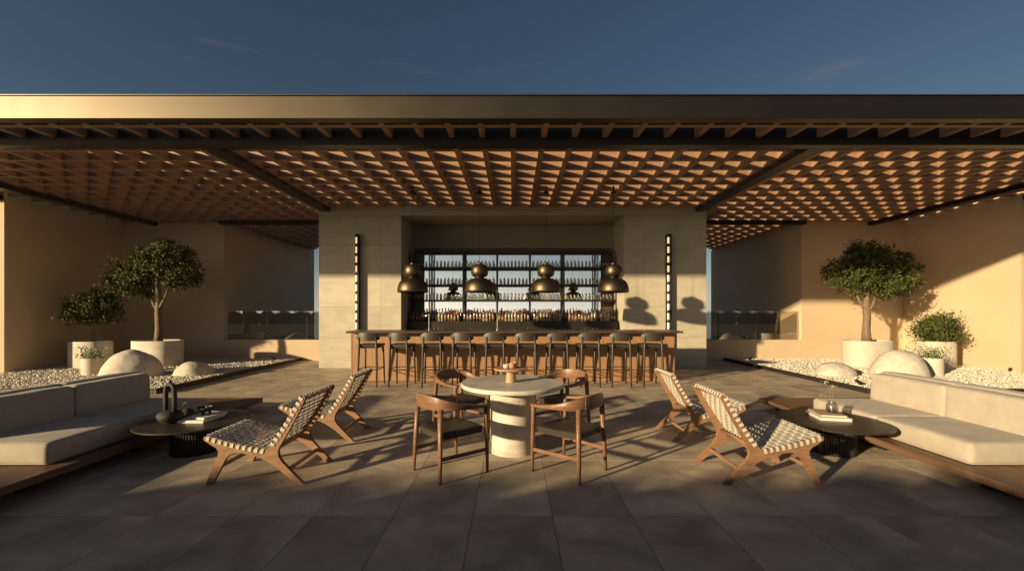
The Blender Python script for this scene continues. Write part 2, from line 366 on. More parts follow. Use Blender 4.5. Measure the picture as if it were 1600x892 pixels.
# ---------------------------------------------------------------- pergola roof
pg = thing('pergola_roof', 'timber lattice pergola roof with a bronze front fascia over the terrace', 'pergola roof')
ZU = 4.38
boxo('fascia', 'fascia_metal', pg, -13.6, 13.6, 6.215, 6.37, ZU, 4.712, bev=.006)
boxo('fascia_cap', 'dark_metal', pg, -13.62, 13.62, 6.20, 6.375, 4.715, 4.73)
boxo('front_beam', 'dark_metal', pg, -13.4, 13.4, 6.90, 7.07, 4.26, 4.62, bev=.005)
for s in (-1, 1):
    for x0, x1, ye in ((4.97, 5.19, 11.49), (11.25, 11.42, 13.38)):
        a = sorted((s * x0, s * x1)); boxo('support_beam', 'dark_metal', pg, a[0], a[1], 7.075, ye, 4.262, 4.377, bev=.004)
    a = sorted((s * 5.31, s * 9.15)); boxo('support_beam', 'dark_metal', pg, a[0], a[1], 13.12, 13.30, 4.262, 4.377, bev=.004)
    a = sorted((s * 12.42, s * 15)); boxo('support_beam', 'dark_metal', pg, a[0], a[1], 10.13, 10.29, 4.262, 4.377, bev=.004)
jo = {}
for k in range(-26, 27):
    x = .01 + .5 * k; ax = abs(x)
    key = 11.505 if ax < 5.32 else (19.3 if ax < 9.1 else (13.39 if ax < 12.36 else 10.28))
    for (ya, yb) in ((6.373, 6.897), (7.073, key)):
        if (ya, yb) not in jo:
            bm = B(); box(bm, -.045, .045, ya, yb, ZU, ZU + .145); jo[(ya, yb)] = o = mk('joist', bm, 'wood_y', pg); o.location.x = x
        else: inst('joist', jo[(ya, yb)], pg, (x, 0, 0))
cb = {}
yc = 6.49; rows = []
while yc < 19.2: rows.append(yc); yc += .4915
for y in rows:
    if abs(y - 6.98) < .1: continue
    if y < 7: spans = [(-13.3, 13.3)]
    elif y < 10.1: spans = [(-13.3, 13.3)]
    elif y < 11.5: spans = [(-12.385, 12.385)]
    elif y < 13.38: spans = [(-12.385, -5.31), (5.31, 12.385)]
    else: spans = [(-9.15, -5.31), (5.31, 9.15)]
    for sp in spans:
        if sp not in cb:
            bm = B(); box(bm, sp[0], sp[1], -.044, .044, ZU + .003, ZU + .172); cb[sp] = o = mk('crossbar', bm, 'wood_x', pg); o.location.y = y
        else: inst('crossbar', cb[sp], pg, (0, y, 0))

# ---------------------------------------------------------------- bar building
bd = thing('bar_building', 'stone clad bar building with a wide niche for the shelves', 'building', (0, 11.55, 0))
def bo(name, m, x0, x1, y0, y1, z0, z1, **k): return boxo(name, m, bd, x0, x1, y0 - 11.55, y1 - 11.55, z0, z1, **k)
bo('lintel', 'cladding', -5.3, 5.3, 11.52, 17.5, 4.172, 4.70, bev=.004)
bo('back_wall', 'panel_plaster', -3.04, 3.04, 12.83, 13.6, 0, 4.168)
for s in (-1, 1):
    a = sorted((s * 5.297, s * 3.085)); bo('pier', 'grout', a[0], a[1], 11.585, 17.5, 0, 4.168)
    a = sorted((s * 3.082, s * 3.045)); bo('niche_lining', 'cladding', a[0], a[1], 11.556, 12.827, 0, 4.166)
    zz = [0, .835, 1.67, 2.505, 3.34, 4.168]; pxs = [5.3, 3.605, 3.05]
    for i in range(5):
        for j in range(2):
            a = sorted((s * pxs[j] + (-s * .0015), s * pxs[j + 1] + s * .0015))
            bm = B(); hw = (a[1] - a[0]) / 2; box(bm, -hw, hw, -.0, .032, 0, zz[i + 1] - zz[i] - .003, bev=.0015)
            o = mk('stone_panel', bm, 'cladding', bd); o.location = ((a[0] + a[1]) / 2, 0, zz[i] + .0015)
# wall lights
for s in (-1, 1):
    x = -4.22 if s < 0 else 4.235
    w = thing('wall_light', 'tall black vertical wall light with glowing segments on the %s stone pier' % ('left' if s < 0 else 'right'), 'wall light', (x, 11.55, 0), group='linear wall lights')
    boxo('backplate', 'black_metal', w, -.055, .055, -.05, -.002, .55, 3.64)
    boxo('channel', 'black_metal', w, .020, .06, -.15, -.0505, .55, 3.64)
    nseg = 12; sh = None
    for i in range(nseg):
        z0 = .56 + i * .257
        bm = B(); lathe(bm, [(.022, z0), (.027, z0 + .005), (.027, z0 + .165), (.022, z0 + .17)], 10, c=(-.014, -.095)); mk('lamp_tube', bm, 'lamp_glow', w, True, angle=40)
        bm = B(); lathe(bm, [(.036, z0 + .172), (.040, z0 + .178), (.040, z0 + .248), (.036, z0 + .254)], 10, c=(-.012, -.095)); mk('spacer', bm, 'black_metal', w, True, angle=40)

# ---------------------------------------------------------------- bar counter
bar = thing('bar_counter', 'long wooden bar with a dark overhanging counter top', 'bar counter', (0, 9.4, 0))
boxo('counter_top', 'counter', bar, -3.62, 3.70, -.25, .52, 1.075, 1.12, bev=.006)
pw = 7.16 / 12
boxo('carcass', 'dark_metal', bar, -3.56, 3.58, .03, .40, .0, 1.072)
bm = B(); box(bm, .0015, pw - .0015, 0, .027, .005, 1.07, bev=.001); p0 = mk('front_panel', bm, 'wood_z', bar, loc=(-3.57, 0, 0))
for i in range(1, 12): inst('front_panel', p0, bar, (-3.57 + pw * i, 0, 0))
for x in (-3.59, 3.592): boxo('end_panel', 'wood_z', bar, x - .012, x + .012, 0.002, .42, .004, 1.07)

# ---------------------------------------------------------------- back bar shelving
sh = thing('back_bar_shelf', 'black metal shelving unit filling the niche behind the bar', 'shelving', (0, 12.35, 0))
boxo('base_cabinet', 'dark_metal', sh, -3.03, 3.03, -.25, .47, 0, 1.27, bev=.005)
boxo('lower_ledge', 'black_metal', sh, -3.0, 3.0, -.52, -.255, 0, .74)
def round_top(hw, z0, z1, r, n=6):
    pts = [(-hw, z0)] + [(-hw + r - r * math.cos(t), z1 - r + r * math.sin(t)) for t in [PI / 2 * i / n for i in range(n + 1)]]
    return pts + [(-x, z) for x, z in pts[::-1]]
bm = B(); prism(bm, round_top(3.02, 1.275, 3.385, .22), .435, .465); mk('back_panel', bm, 'panel_plaster' if 0 else 'counter', sh)
boxo('mirror_panel', 'mirror', sh, -2.66, 2.66, .42, .43, 1.29, 3.27)
op = round_top(3.02, 1.275, 3.385, .22)
bm = B(); tube(bm, [(x, 0, z) for x, z in op], .015, 6); mk('outer_frame', bm, 'black_metal', sh)
bm = B(); tube(bm, [(x, .30, z) for x, z in op], .012, 6); mk('outer_frame', bm, 'black_metal', sh)
PX = [-2.435 + .985 * k for k in range(6)]
for x in PX:
    for y in (0, .30): boxo('post', 'black_metal', sh, x - .016, x + .016, y - .016, y + .016, 1.272, 3.37)
SZ = [2.848, 2.34, 1.888]
for z in SZ:
    boxo('shelf', 'black_metal', sh, -3.0, 3.0, -.022, .325, z - .035, z, bev=.003)
boxo('top_rail', 'black_metal', sh, -2.8, 2.8, .019, .283, 3.30, 3.325)

def bottle_mesh(name, prof, m, n=10):
    bm = B(); lathe(bm, prof, n); o = mk(name, bm, m, None, True, angle=50); return o
# clear glassware on three shelves
gprof = [(.030, 0), (.034, .008), (.034, .125), (.030, .155), (.020, .182), (.010, .198), (.009, .205)]
g0 = bottle_mesh('glass_carafe', gprof, 'bottle_glass', 12); used = False
edges = [-2.99] + PX + [2.99]
for r_, (z, nm) in enumerate(zip(SZ, ('top', 'middle', 'lowest open'))):
    for i in range(7):
        a, b_ = edges[i] + .05, edges[i + 1] - .05; n = 4 if i in (0, 6) else 8
        for k in range(n):
            x = a + (b_ - a) * (k + .5) / n + random.uniform(-.008, .008)
            o = g0 if not used else link(g0.copy()); used = True
            o.location = (x, 12.35 + .12 + random.uniform(-.02, .02), z + .001); s_ = random.uniform(.94, 1.06); o.scale = (1, 1, s_)
            tag(o, 'clear rounded glass on the %s shelf behind the bar, %s bay from the left' % (nm, ORD[i]), 'glass', 'clear glasses on the %s shelf, %s bay' % (nm, ORD[i]))
# liquor bottles on the cabinet
def body(h, r, neck=.012, sh_=.62): return [(r * .92, 0), (r, .01), (r, h * sh_), (r * .75, h * (sh_ + .07)), (neck * 1.1, h * (sh_ + .16)), (neck, h * .93), (neck * 1.3, h * .935), (neck * 1.3, h)]
kinds = [('whisky', .33, .040, 'amber spirit bottle'), ('rum', .34, .036, 'dark brown spirit bottle'), ('gin', .31, .042, 'clear spirit bottle'),
         ('wine', .35, .037, 'tall blackish wine bottle'), ('rose', .32, .035, 'orange red liqueur bottle'), ('whisky', .29, .046, 'squat amber whisky bottle')]
protos = []
def lib(km, h, r, lab):
    t = thing('spirit_bottle', lab, 'bottle')
    bm = B(); lathe(bm, body(h, r), 10); mk('bottle_body', bm, km, t, True, angle=50)
    bm = B(); lathe(bm, [(r + .0015, h * .18), (r + .0015, h * .45)], 10, cap=(False, False)); mk('paper_label', bm, 'paper', t, True)
    bm = B(); lathe(bm, [(.0165, h * .90), (.0165, h * 1.01)], 8); mk('cap', bm, 'black_metal', t, True, angle=40)
    return t
for k in kinds: protos.append([lib(*k), False])
def place(ki, x, y, z, where, grp):
    pr = protos[ki]
    o = pr[0] if not pr[1] else copy_tree(pr[0]); pr[1] = True
    o.location = (x, y, z); o.rotation_euler[2] = random.uniform(0, 6); o.scale = (1, 1, random.uniform(.88, 1.10))
    bay = ORD[sum(x > p for p in PX)]
    tag(o, '%s %s, %s bay' % (kinds[ki][3], where, bay), 'bottle', '%ss %s, %s bay' % (kinds[ki][3], grp, bay))
random.seed(11); cur = 0
for row, (y, nm) in enumerate(((12.22, 'front'), (12.46, 'back'))):
    x = -2.95 + row * .045
    while x < 2.96:
        if random.random() < .55: cur = random.randrange(6)
        if min(abs(x - p) for p in PX) > .055: place(cur, x, y + random.uniform(-.015, .015), 1.272, 'in the %s row below the mirror' % nm, 'in the %s row on the back bar cabinet' % nm)
        x += .092
x = -2.9
while x < 2.92:
    if random.random() < .4: cur = random.randrange(6)
    place(cur, x, 11.95, .742, 'low behind the counter, only its top showing', 'standing low behind the counter'); x += .115

for i, (px, tee) in enumerate(((670.4, 1), (777, 0))):
    t = thing('beer_tap', 'slim chrome beer tap on the bar counter, %s' % ('the left one with a cross bar' if tee else 'the plain one near the middle'), 'beer tap', ((px - CX) / FPX * 9.72, 9.72, 1.1205))
    bm = B(); lathe(bm, [(.028, 0), (.028, .008), (.011, .014), (.010, .345), (.016, .35), (.016, .37)], 12); mk('column', bm, 'chrome', t, True, angle=40)
    bm = B(); tube(bm, [(-.17 if tee else 0, 0, .33), (.19 if tee else 0, 0, .33)] if tee else [(0, 0, .31), (0, -.09, .30), (0, -.10, .27)], .008, 6); mk('cross_bar' if tee else 'spout', bm, 'chrome', t, True)
    for x in ((-.14, -.05, .05, .15) if tee else (0,)):
        bm = B(); tube(bm, [(x, -.008, .335), (x, -.03, .41)], [.006, .010], 6); mk('handle', bm, 'black_metal', t, True)
t = thing('menu_box', 'small wooden tray of menus at the right end of the counter', 'menu box', (2.92, 9.55, 1.1205))
boxo('tray', 'oak', t, -.10, .10, -.07, .07, 0, .035, bev=.003); boxo('menus', 'book', t, -.085, .085, -.055, .055, .0355, .052)
# ---------------------------------------------------------------- pendants
PEX = [(645 - CX), (749.5 - CX), (853 - CX), (958.5 - CX)]
nm4 = ['in front of the left end of the shelves', 'left of the middle shelf posts', 'right of the middle shelf posts', 'by the right stone pier']
pen = None
for i, px in enumerate(PEX):
    x = px / FPX * 9.55
    if pen is None:
        pen = t = thing('pendant_lamp', '', 'pendant lamp', (x, 9.55, 0))
        bm = B(); pr = [(.335, 1.98), (.342, 1.985), (.340, 2.03), (.330, 2.10), (.312, 2.16), (.282, 2.212), (.235, 2.252), (.17, 2.282), (.11, 2.298), (.105, 2.306), (.100, 2.325)]
        lathe(bm, pr, 48, cap=(False, False)); lathe(bm, [(r - .008 if r > .1 else r, z - .006) for r, z in pr], 48, cap=(False, False)); mk('dome_shade', bm, 'bronze', t, True, angle=60)
        bm = B(); lathe(bm, [(.098, 2.322), (.145, 2.334), (.175, 2.36), (.192, 2.40), (.196, 2.45), (.190, 2.50), (.174, 2.55), (.15, 2.585), (.10, 2.604), (.058, 2.61), (.055, 2.645), (.05, 2.65)], 40)
        mk('round_cap', bm, 'bronze', t, True, angle=60)
        bm = B(); lathe(bm, [(.05, 2.08), (.065, 2.12), (.05, 2.17), (.02, 2.2)], 12); mk('bulb', bm, 'planter_stone', t, True)
        bm = B(); lathe(bm, [(.0045, 2.66), (.0045, 4.23)], 6); mk('cord', bm, 'black_metal', t, True)
        bm = B(); lathe(bm, [(.02, 4.19), (.065, 4.21), (.065, 4.245), (.02, 4.25), (.02, 4.379)], 16); mk('ceiling_canopy', bm, 'black_metal', t, True, angle=40)
    else: t = copy_tree(pen); t.location = (x, 9.55, 0)
    tag(t, 'bronze double-domed pendant lamp %s' % nm4[i], 'pendant lamp', 'pendant lamps over the bar')

# ---------------------------------------------------------------- bar stools
def make_stool():
    t = thing('bar_stool', '', 'bar stool')
    # camera side is -y (backrest side)
    for sx in (-1, 1):
        bm = B(); tube(bm, [(sx * .195, -.25, 0), (sx * .188, -.235, .4), (sx * .178, -.222, .80), (sx * .165, -.235, 1.03)], [.015, .022, .025, .016], 8); mk('leg', bm, 'stool_wood', t, True)
        bm = B(); tube(bm, [(sx * .205, .25, 0), (sx * .195, .215, .5), (sx * .185, .18, .83)], [.015, .021, .024], 8); mk('leg', bm, 'stool_wood', t, True)
    bm = B(); cushion(bm, -.23, .23, -.21, .22, .825, .872, r=.022, bulge=.004); mk('seat', bm, 'leather', t, True)
    bm = B(); box(bm, -.20, .20, -.18, .19, .792, .823, bev=.008); mk('seat_frame', bm, 'stool_wood', t)
    # curved backrest
    bm = B(); n = 14; prev = None
    for i in range(n + 1):
        a = -1 + 2 * i / n; x = a * .235; y = -.255 + .075 * a * a
        hh = .085 * (1 - abs(a) ** 5 * .55); zc = 1.025
        cr_ = ring(bm, [(x, y - .011, zc - hh), (x, y - .015, zc), (x, y - .011, zc + hh), (x, y + .011, zc + hh), (x, y + .013, zc), (x, y + .011, zc - hh)])
        if prev: bridge(bm, prev, cr_)
        else: bm.faces.new(cr_[::-1])
        prev = cr_
    bm.faces.new(prev); mk('backrest', bm, 'stool_wood', t, True, angle=50)
    bm = B(); pts = []
    for k in range(25):
        a = 2 * PI * k / 24; ca, sa = math.cos(a), math.sin(a)
        pts.append((.205 * math.copysign(abs(ca) ** .5, ca), .245 * math.copysign(abs(sa) ** .5, sa) - .005, .36))
    tube(bm, pts, .010, 6, cap=False); mk('footrest_ring', bm, 'black_metal', t, True)
    return t
st = make_stool()
for i in range(10):
    t = st if i == 0 else copy_tree(st)
    px = 575.5 + 49.4 * i
    t.location = ((px - CX) / FPX * 8.66, 8.84, 0); t.rotation_euler[2] = R(random.uniform(-6, 6))
    lab = 'dark bar stool at the left end of the bar' if i == 0 else ('dark bar stool at the right end of the bar' if i == 9 else 'dark bar stool, %s from the left along the bar' % ORD[i])
    tag(t, lab, 'bar stool', 'bar stools along the counter')

# ---------------------------------------------------------------- centre table
tb = thing('dining_table', 'round pale stone table with a thick drum pedestal in the centre', 'table', (0, 4.72, 0))
bm = B(); lathe(bm, [(.55, .708), (.572, .716), (.577, .73), (.575, .748), (.567, .757)], 72); mk('table_top', bm, 'travertine', tb, True, angle=45)
bm = B(); lathe(bm, [(.252, 0), (.252, .7075)], 48); mk('pedestal', bm, 'travertine', tb, True, angle=45)
cs = thing('cake_stand', 'small round pedestal stand of pale wood on the stone table', 'stand', (-.02, 4.72, .758))
bm = B(); lathe(bm, [(.062, 0), (.060, .01), (.050, .125)], 24); mk('stem', bm, 'stand_wood', cs, True, angle=40)
bm = B(); lathe(bm, [(.12, .1255), (.185, .136), (.19, .148), (.186, .155)], 40); mk('plate', bm, 'stand_wood', cs, True, angle=40)
cu = thing('cup', 'small blush clay cup with an uneven rim on the wooden stand', 'cup', (-.005, 4.70, .914))
bm = B(); n = 20; prof = [(.03, 0), (.040, .012), (.043, .05)]
lathe(bm, prof + [(.043, .062)], n, cap=(True, False)); lathe(bm, [(.036, .064), (.034, .02)], n, cap=(False, True))
bm.verts.ensure_lookup_table()
for v in bm.verts:
    if v.co.z > .06: v.co.z += .012 * math.sin(3 * math.atan2(v.co.y, v.co.x))
mk('cup_body', bm, 'terracotta', cu, True)
bm = B(); tube(bm, [(.041, 0, .015), (.062, 0, .02), (.066, 0, .04), (.041, 0, .052)], .005, 6); mk('cup_handle', bm, 'charcoal_stone', cu, True)
bm = B(); lathe(bm, [(.025, 0), (.034, .01), (.036, .045), (.028, .047), (.026, .01)], 16, c=(-.065, -.005)); cu2 = mk('cup', bm, 'planter_stone', None, True, loc=(-.005, 4.70, .914)); tag(cu2, 'small cream stone tealight cup beside the clay cup', 'cup')

# ---------------------------------------------------------------- dining chairs (front = +x)
def make_dining():
    t = thing('armchair', '', 'chair')
    # curved back and arm rail
    key = [(-.285, 0, .712, .030, .128), (-.275, .10, .710, .030, .124), (-.24, .19, .702, .032, .108), (-.165, .255, .688, .038, .082), (-.04, .283, .668, .042, .052), (.10, .285, .652, .05, .036), (.20, .272, .645, .05, .030), (.262, .255, .640, .045, .028)]
    full = [(x, -y, z, w, h) for x, y, z, w, h in key[:0:-1]] + key
    pts, sz = [], []
    for i in range(len(full) - 1):                       # Catmull-Rom
        p = [np.array(full[max(0, min(len(full) - 1, j))]) for j in (i - 1, i, i + 1, i + 2)]
        for q in range(4):
            u = q / 4; v = .5 * ((2 * p[1]) + (-p[0] + p[2]) * u + (2 * p[0] - 5 * p[1] + 4 * p[2] - p[3]) * u * u + (-p[0] + 3 * p[1] - 3 * p[2] + p[3]) * u ** 3)
            pts.append(v[:3]); sz.append((v[3], v[4]))
    pts.append(np.array(full[-1][:3])); sz.append(full[-1][3:])
    bm = B(); sweep(bm, pts, sz); mk('back_rail', bm, 'walnut', t, True, angle=40)
    for sy in (-1, 1):
        bm = B(); tube(bm, [(-.262, sy * .235, 0), (-.25, sy * .222, .3), (-.236, sy * .20, .66)], [.014, .021, .025], 8, squash=1.2); mk('leg', bm, 'walnut', t, True)
        bm = B(); tube(bm, [(.255, sy * .262, 0), (.248, sy * .265, .3), (.235, sy * .267, .60), (.238, sy * .266, .636)], [.014, .020, .023, .024], 8); mk('leg', bm, 'walnut', t, True)
        bm = B(); sweep(bm, [(-.248, sy * .226, .215), (.25, sy * .263, .215)], (.018, .034)); mk('stretcher', bm, 'walnut', t)
        bm = B(); sweep(bm, [(-.23, sy * .175, .385), (.23, sy * .20, .385)], (.02, .03)); mk('side_rail', bm, 'walnut', t)
        bm = B(); sweep(bm, [(-.257, sy * .150 + sy * .001, .660), (-.258, sy * .151, .712), (-.257, sy * .150, .760)], (.042, .003), side=(1, 0, 0)); mk('inlay', bm, 'book_tan', t)
    bm = B(); n = 14
    g = [[None] * (n + 1) for _ in range(n + 1)]; g2 = [[None] * (n + 1) for _ in range(n + 1)]
    for i in range(n + 1):
        for j in range(n + 1):
            u = -1 + 2 * i / n; v = -1 + 2 * j / n
            su = u * math.sqrt(1 - v * v * .16); sv = v * math.sqrt(1 - u * u * .16)
            x = .245 * su; y = (.235 + .02 * u) * sv
            z = .452 - .022 * (1 - u * u) * (1 - v * v) - .012 * u * u * 0 - (.014 if max(abs(u), abs(v)) > .99 else 0)
            z -= .05 * max(0, -u) ** 3 * 0
            g[i][j] = bm.verts.new((x, y, z)); g2[i][j] = bm.verts.new((x * .95, y * .95, z - .058))
    for i in range(n):
        for j in range(n):
            bm.faces.new((g[i][j], g[i + 1][j], g[i + 1][j + 1], g[i][j + 1])); bm.faces.new((g2[i][j], g2[i][j + 1], g2[i + 1][j + 1], g2[i + 1][j]))
    e1 = [g[i][0] for i in range(n)] + [g[n][j] for j in range(n)] + [g[i][n] for i in range(n, 0, -1)] + [g[0][j] for j in range(n, 0, -1)]
    e2 = [g2[i][0] for i in range(n)] + [g2[n][j] for j in range(n)] + [g2[i][n] for i in range(n, 0, -1)] + [g2[0][j] for j in range(n, 0, -1)]
    bridge(bm, e1, e2); mk('seat', bm, 'leather', t, True, angle=50)
    return t
dc = make_dining()
spots = [(-.61, 4.11, 42, 'front left of the stone table, its back to the camera'), (.555, 4.11, 138, 'front right of the stone table, its back to the camera'),
         (-.67, 5.42, -44, 'behind the stone table on the left, nearest the bar'), (.64, 5.42, 224, 'behind the stone table on the right, nearest the bar')]
for i, (x, y, a, lb) in enumerate(spots):
    t = dc if i == 0 else copy_tree(dc); t.location = (x, y, 0); t.rotation_euler[2] = R(a)
    tag(t, 'curved walnut armchair ' + lb, 'chair', 'armchairs round the stone table')

# ---------------------------------------------------------------- woven lounge chairs (front at x=0, rear toward +x, width along y)
LW = .62
def make_lounge():
    t = thing('lounge_chair', '', 'lounge chair')
    ol = [(-.025, 0), (.035, .13), (.095, .262), (.10, .30), (.075, .335), (.02, .368), (-.035, .388), (-.045, .405), (-.035, .428), (.02, .424), (.12, .400), (.30, .352), (.44, .312), (.50, .303), (.545, .325),
          (.60, .405), (.70, .565), (.825, .775), (.845, .79), (.868, .786), (.874, .765), (.80, .625), (.69, .425), (.635, .335), (.617, .29), (.625, .245), (.66, .195), (.745, .115), (.865, 0), (.79, 0), (.60, .165), (.52, .222), (.44, .252),
          (.30, .284), (.235, .292), (.19, .275), (.155, .225), (.10, .12), (.045, 0)]
    for y in (0, LW - .036):
        bm = B(); prism(bm, ol, y, y + .036, bev=.006); mk('side_frame', bm, 'oak', t, True, angle=35)
    bars = [((-.018, .405), .016, 'seat_rail'), ((.52, .268), .016, 'seat_rail'), ((.838, .762), .016, 'top_rail'), ((.59, .33), .014, 'back_rail')]
    for (x, z), r_, nm in bars:
        bm = B(); tube(bm, [(x, .03, z), (x, LW - .03, z)], r_, 8); mk(nm, bm, 'oak', t, True)
    for x, z in ((.09, .155), (.70, .125)):
        bm = B(); sweep(bm, [(x, .034, z), (x, LW - .034, z)], (.022, .035)); mk('stretcher', bm, 'oak', t)
    def surf_seat(s): x = -.02 + .535 * s; return Vector((x, 0, .432 - .125 * s - .012 * math.sin(PI * s))), Vector((.235, 0, 1)).normalized()
    a0, a1 = Vector((.555, 0, .345)), Vector((.835, 0, .795)); bn = Vector((-(a1 - a0).z, 0, (a1 - a0).x)).normalized()
    def surf_back(s): return a0 + (a1 - a0) * s + bn * (-.010 * math.sin(PI * s) + .002), bn
    for surf, nc, nl, L_ in ((surf_seat, 10, 11, .55), (surf_back, 10, 11, .53)):
        cs_ = [(i + .5) / nc for i in range(nc)]; ls = [.055 + (LW - .11) * i / (nl - 1) for i in range(nl)]
        wd = .027
        for ci, s in enumerate(cs_):                     # straps across, wrapped round the side frames
            p, nr = surf(s); tg = (surf(min(1, s + .01))[0] - surf(max(0, s - .01))[0]).normalized()
            pts = [p + Vector((0, .014, 0)) - nr * .040, p + Vector((0, -.005, 0)) - nr * .030, p + Vector((0, -.007, 0)) + nr * .0, p + Vector((0, .004, 0)) + nr * .008, p + Vector((0, .034, 0)) + nr * .008]
            for li, y in enumerate(ls):
                o_ = .0065 if (ci + li) % 2 else -.0045
                pts += [p + Vector((0, y - .010, 0)) + nr * o_, p + Vector((0, y + .010, 0)) + nr * o_]
            pts += [p + Vector((0, LW - .034, 0)) + nr * .008, p + Vector((0, LW - .004, 0)) + nr * .008, p + Vector((0, LW + .007, 0)), p + Vector((0, LW + .005, 0)) - nr * .030, p + Vector((0, LW - .014, 0)) - nr * .040]
            bm = B(); prev = None
            for i, q in enumerate(pts):
                d = (pts[min(i + 1, len(pts) - 1)] - pts[max(i - 1, 0)]).normalized(); u = tg.cross(d).normalized()
                c_ = ring(bm, [q - tg * wd / 2 - u * .0018, q + tg * wd / 2 - u * .0018, q + tg * wd / 2 + u * .0018, q - tg * wd / 2 + u * .0018])
                if prev: bridge(bm, prev, c_)
                else: bm.faces.new(c_[::-1])
                prev = c_
            bm.faces.new(prev); mk('strap', bm, 'strap', t)
        for li, y in enumerate(ls):
            pts = []
            e0, n0 = surf(0); e1, n1 = surf(1); t0 = (surf(.01)[0] - e0).normalized()
            pts += [e0 - n0 * .035 + t0 * .005, e0 - n0 * .018 - t0 * .016, e0 + n0 * .004 - t0 * .012]
            for ci, s in enumerate(cs_):
                o_ = -.0045 if (ci + li) % 2 else .0065; w = .009 / L_
                for ss in (s - w, s + w): p, nr = surf(ss); pts.append(p + nr * o_)
            t1 = (e1 - surf(.99)[0]).normalized()
            pts += [e1 + n1 * .004 + t1 * .006, e1 - n1 * .016 + t1 * .014, e1 - n1 * .040 - t1 * .002]
            bm = B(); prev = None; sy = Vector((0, 1, 0)); w2 = .024
            for i, q in enumerate(pts):
                q = q + Vector((0, y, 0)); d = (pts[min(i + 1, len(pts) - 1)] - pts[max(i - 1, 0)]).normalized(); u = sy.cross(d).normalized()
                c_ = ring(bm, [q - sy * w2 / 2 - u * .0018, q + sy * w2 / 2 - u * .0018, q + sy * w2 / 2 + u * .0018, q - sy * w2 / 2 + u * .0018])
                if prev: bridge(bm, prev, c_)
                else: bm.faces.new(c_[::-1])
                prev = c_
            bm.faces.new(prev); mk('strap', bm, 'strap', t)
    return t
lc = make_lounge()
for i, (x, y, s, lb) in enumerate([(-2.715, 3.76, 1, 'on the left nearest the camera, facing the left coffee table'), (-2.73, 4.99, 1, 'on the left, the one further back near the bar'),
                                   (2.735, 3.76, -1, 'on the right nearest the camera, facing the right coffee table'), (2.745, 4.99, -1, 'on the right, the one further back near the bar')]):
    t = lc if i == 0 else copy_tree(lc)
    if s < 0: t.rotation_euler[2] = PI; y += LW
    t.location = (x, y, 0); tag(t, 'woven lounge chair ' + lb, 'lounge chair', 'woven lounge chairs')

# ---------------------------------------------------------------- sofas
def make_sofa(s, ax, side, shade):
    t = thing('platform_sofa', 'low wooden platform sofa with %s cushions along the %s edge' % (shade, side), 'sofa', (ax, 0, 0))
    def bx(name, m, x0, x1, *a, **k): q = sorted((s * x0, s * x1)); return boxo(name, m, t, q[0], q[1], *a, **k)
    y0, y1 = 2.2, 6.70; xi, xo = 3.93, 6.35
    bx('platform_rim', 'deck_wood', xi, xi + .05, y0, y1, .112, .18, bev=.004)
    bx('platform_rim', 'deck_wood', xo - .05, xo, y0, y1, .112, .18, bev=.004)
    bx('platform_rim', 'deck_wood', xi + .053, xo - .053, y1 - .05, y1, .112, .18, bev=.004)
    bx('platform_rim', 'deck_wood', xi + .053, xo - .053, y0, y0 + .05, .112, .18, bev=.004)
    n = 40; w = (xo - xi - .106) / n; bm = B(); box(bm, -w / 2 + .004, w / 2 - .004, y0 + .053, y1 - .053, .15, .177); sl = None
    for i in range(n):
        x = s * (xi + .053 + w * (i + .5))
        if sl is None: sl = mk('slat', bm, 'deck_wood', t, loc=(x, 0, 0))
        else: inst('slat', sl, t, (x, 0, 0))
    for y in (2.45, 3.05, 3.6, 4.7, 5.7, 6.5):
        for x in (xi + .22, xo - .3): bx('foot', 'black_metal', x, x + .09, y, y + .12, 0, .148, bev=.003)
    ys = [3.73, 4.73, 5.72]
    for i in range(2):
        bm = B(); q = sorted((s * 4.08, s * 4.86)); cushion(bm, q[0], q[1], ys[i] + .003, ys[i + 1] - .003, .181, .378, r=.045, bulge=.014, seed=i * 5 + s)
        sc_ = mk('seat_cushion', bm, 'fabric', t, True)
        for zz_ in (.181 + .010, .378 - .012):
            a_, b2, c_, d_ = q[0] + .012, q[1] - .012, ys[i] + .015, ys[i + 1] - .015; bm = B(); rr_ = .033
            lp = [(cx_ + rr_ * math.cos(t_), cy_ + rr_ * math.sin(t_), zz_) for cx_, cy_, s0_ in ((b2 - rr_, d_ - rr_, 0), (a_ + rr_, d_ - rr_, 1), (a_ + rr_, c_ + rr_, 2), (b2 - rr_, c_ + rr_, 3)) for t_ in [PI / 2 * (s0_ + u_ / 4) for u_ in range(5)]]
            tube(bm, lp + [lp[0], lp[1]], .0045, 6, cap=False); mk('piping', bm, 'fabric', sc_, True)
        for (a, b_, dy, dz) in ((4.845, 5.04, 0, 0), (5.055, 5.24, .10, .012)):
            q = sorted((s * a, s * b_)); bm = B(); cushion(bm, q[0], q[1], ys[i] + .004 + dy, ys[i + 1] - .004 + dy, .30 if a < 5 else .20, .712 + dz, r=.04, bulge=.006, seed=i * 7 + a)
            # lean the cushion back slightly
            for v in bm.verts: v.co.x += s * .05 * (v.co.z - .3)
            mk('back_cushion', bm, 'fabric', t, True)
    return t
make_sofa(1, -.03, 'right', 'sunlit cream')
make_sofa(-1, -.03, 'left', 'shaded greige')

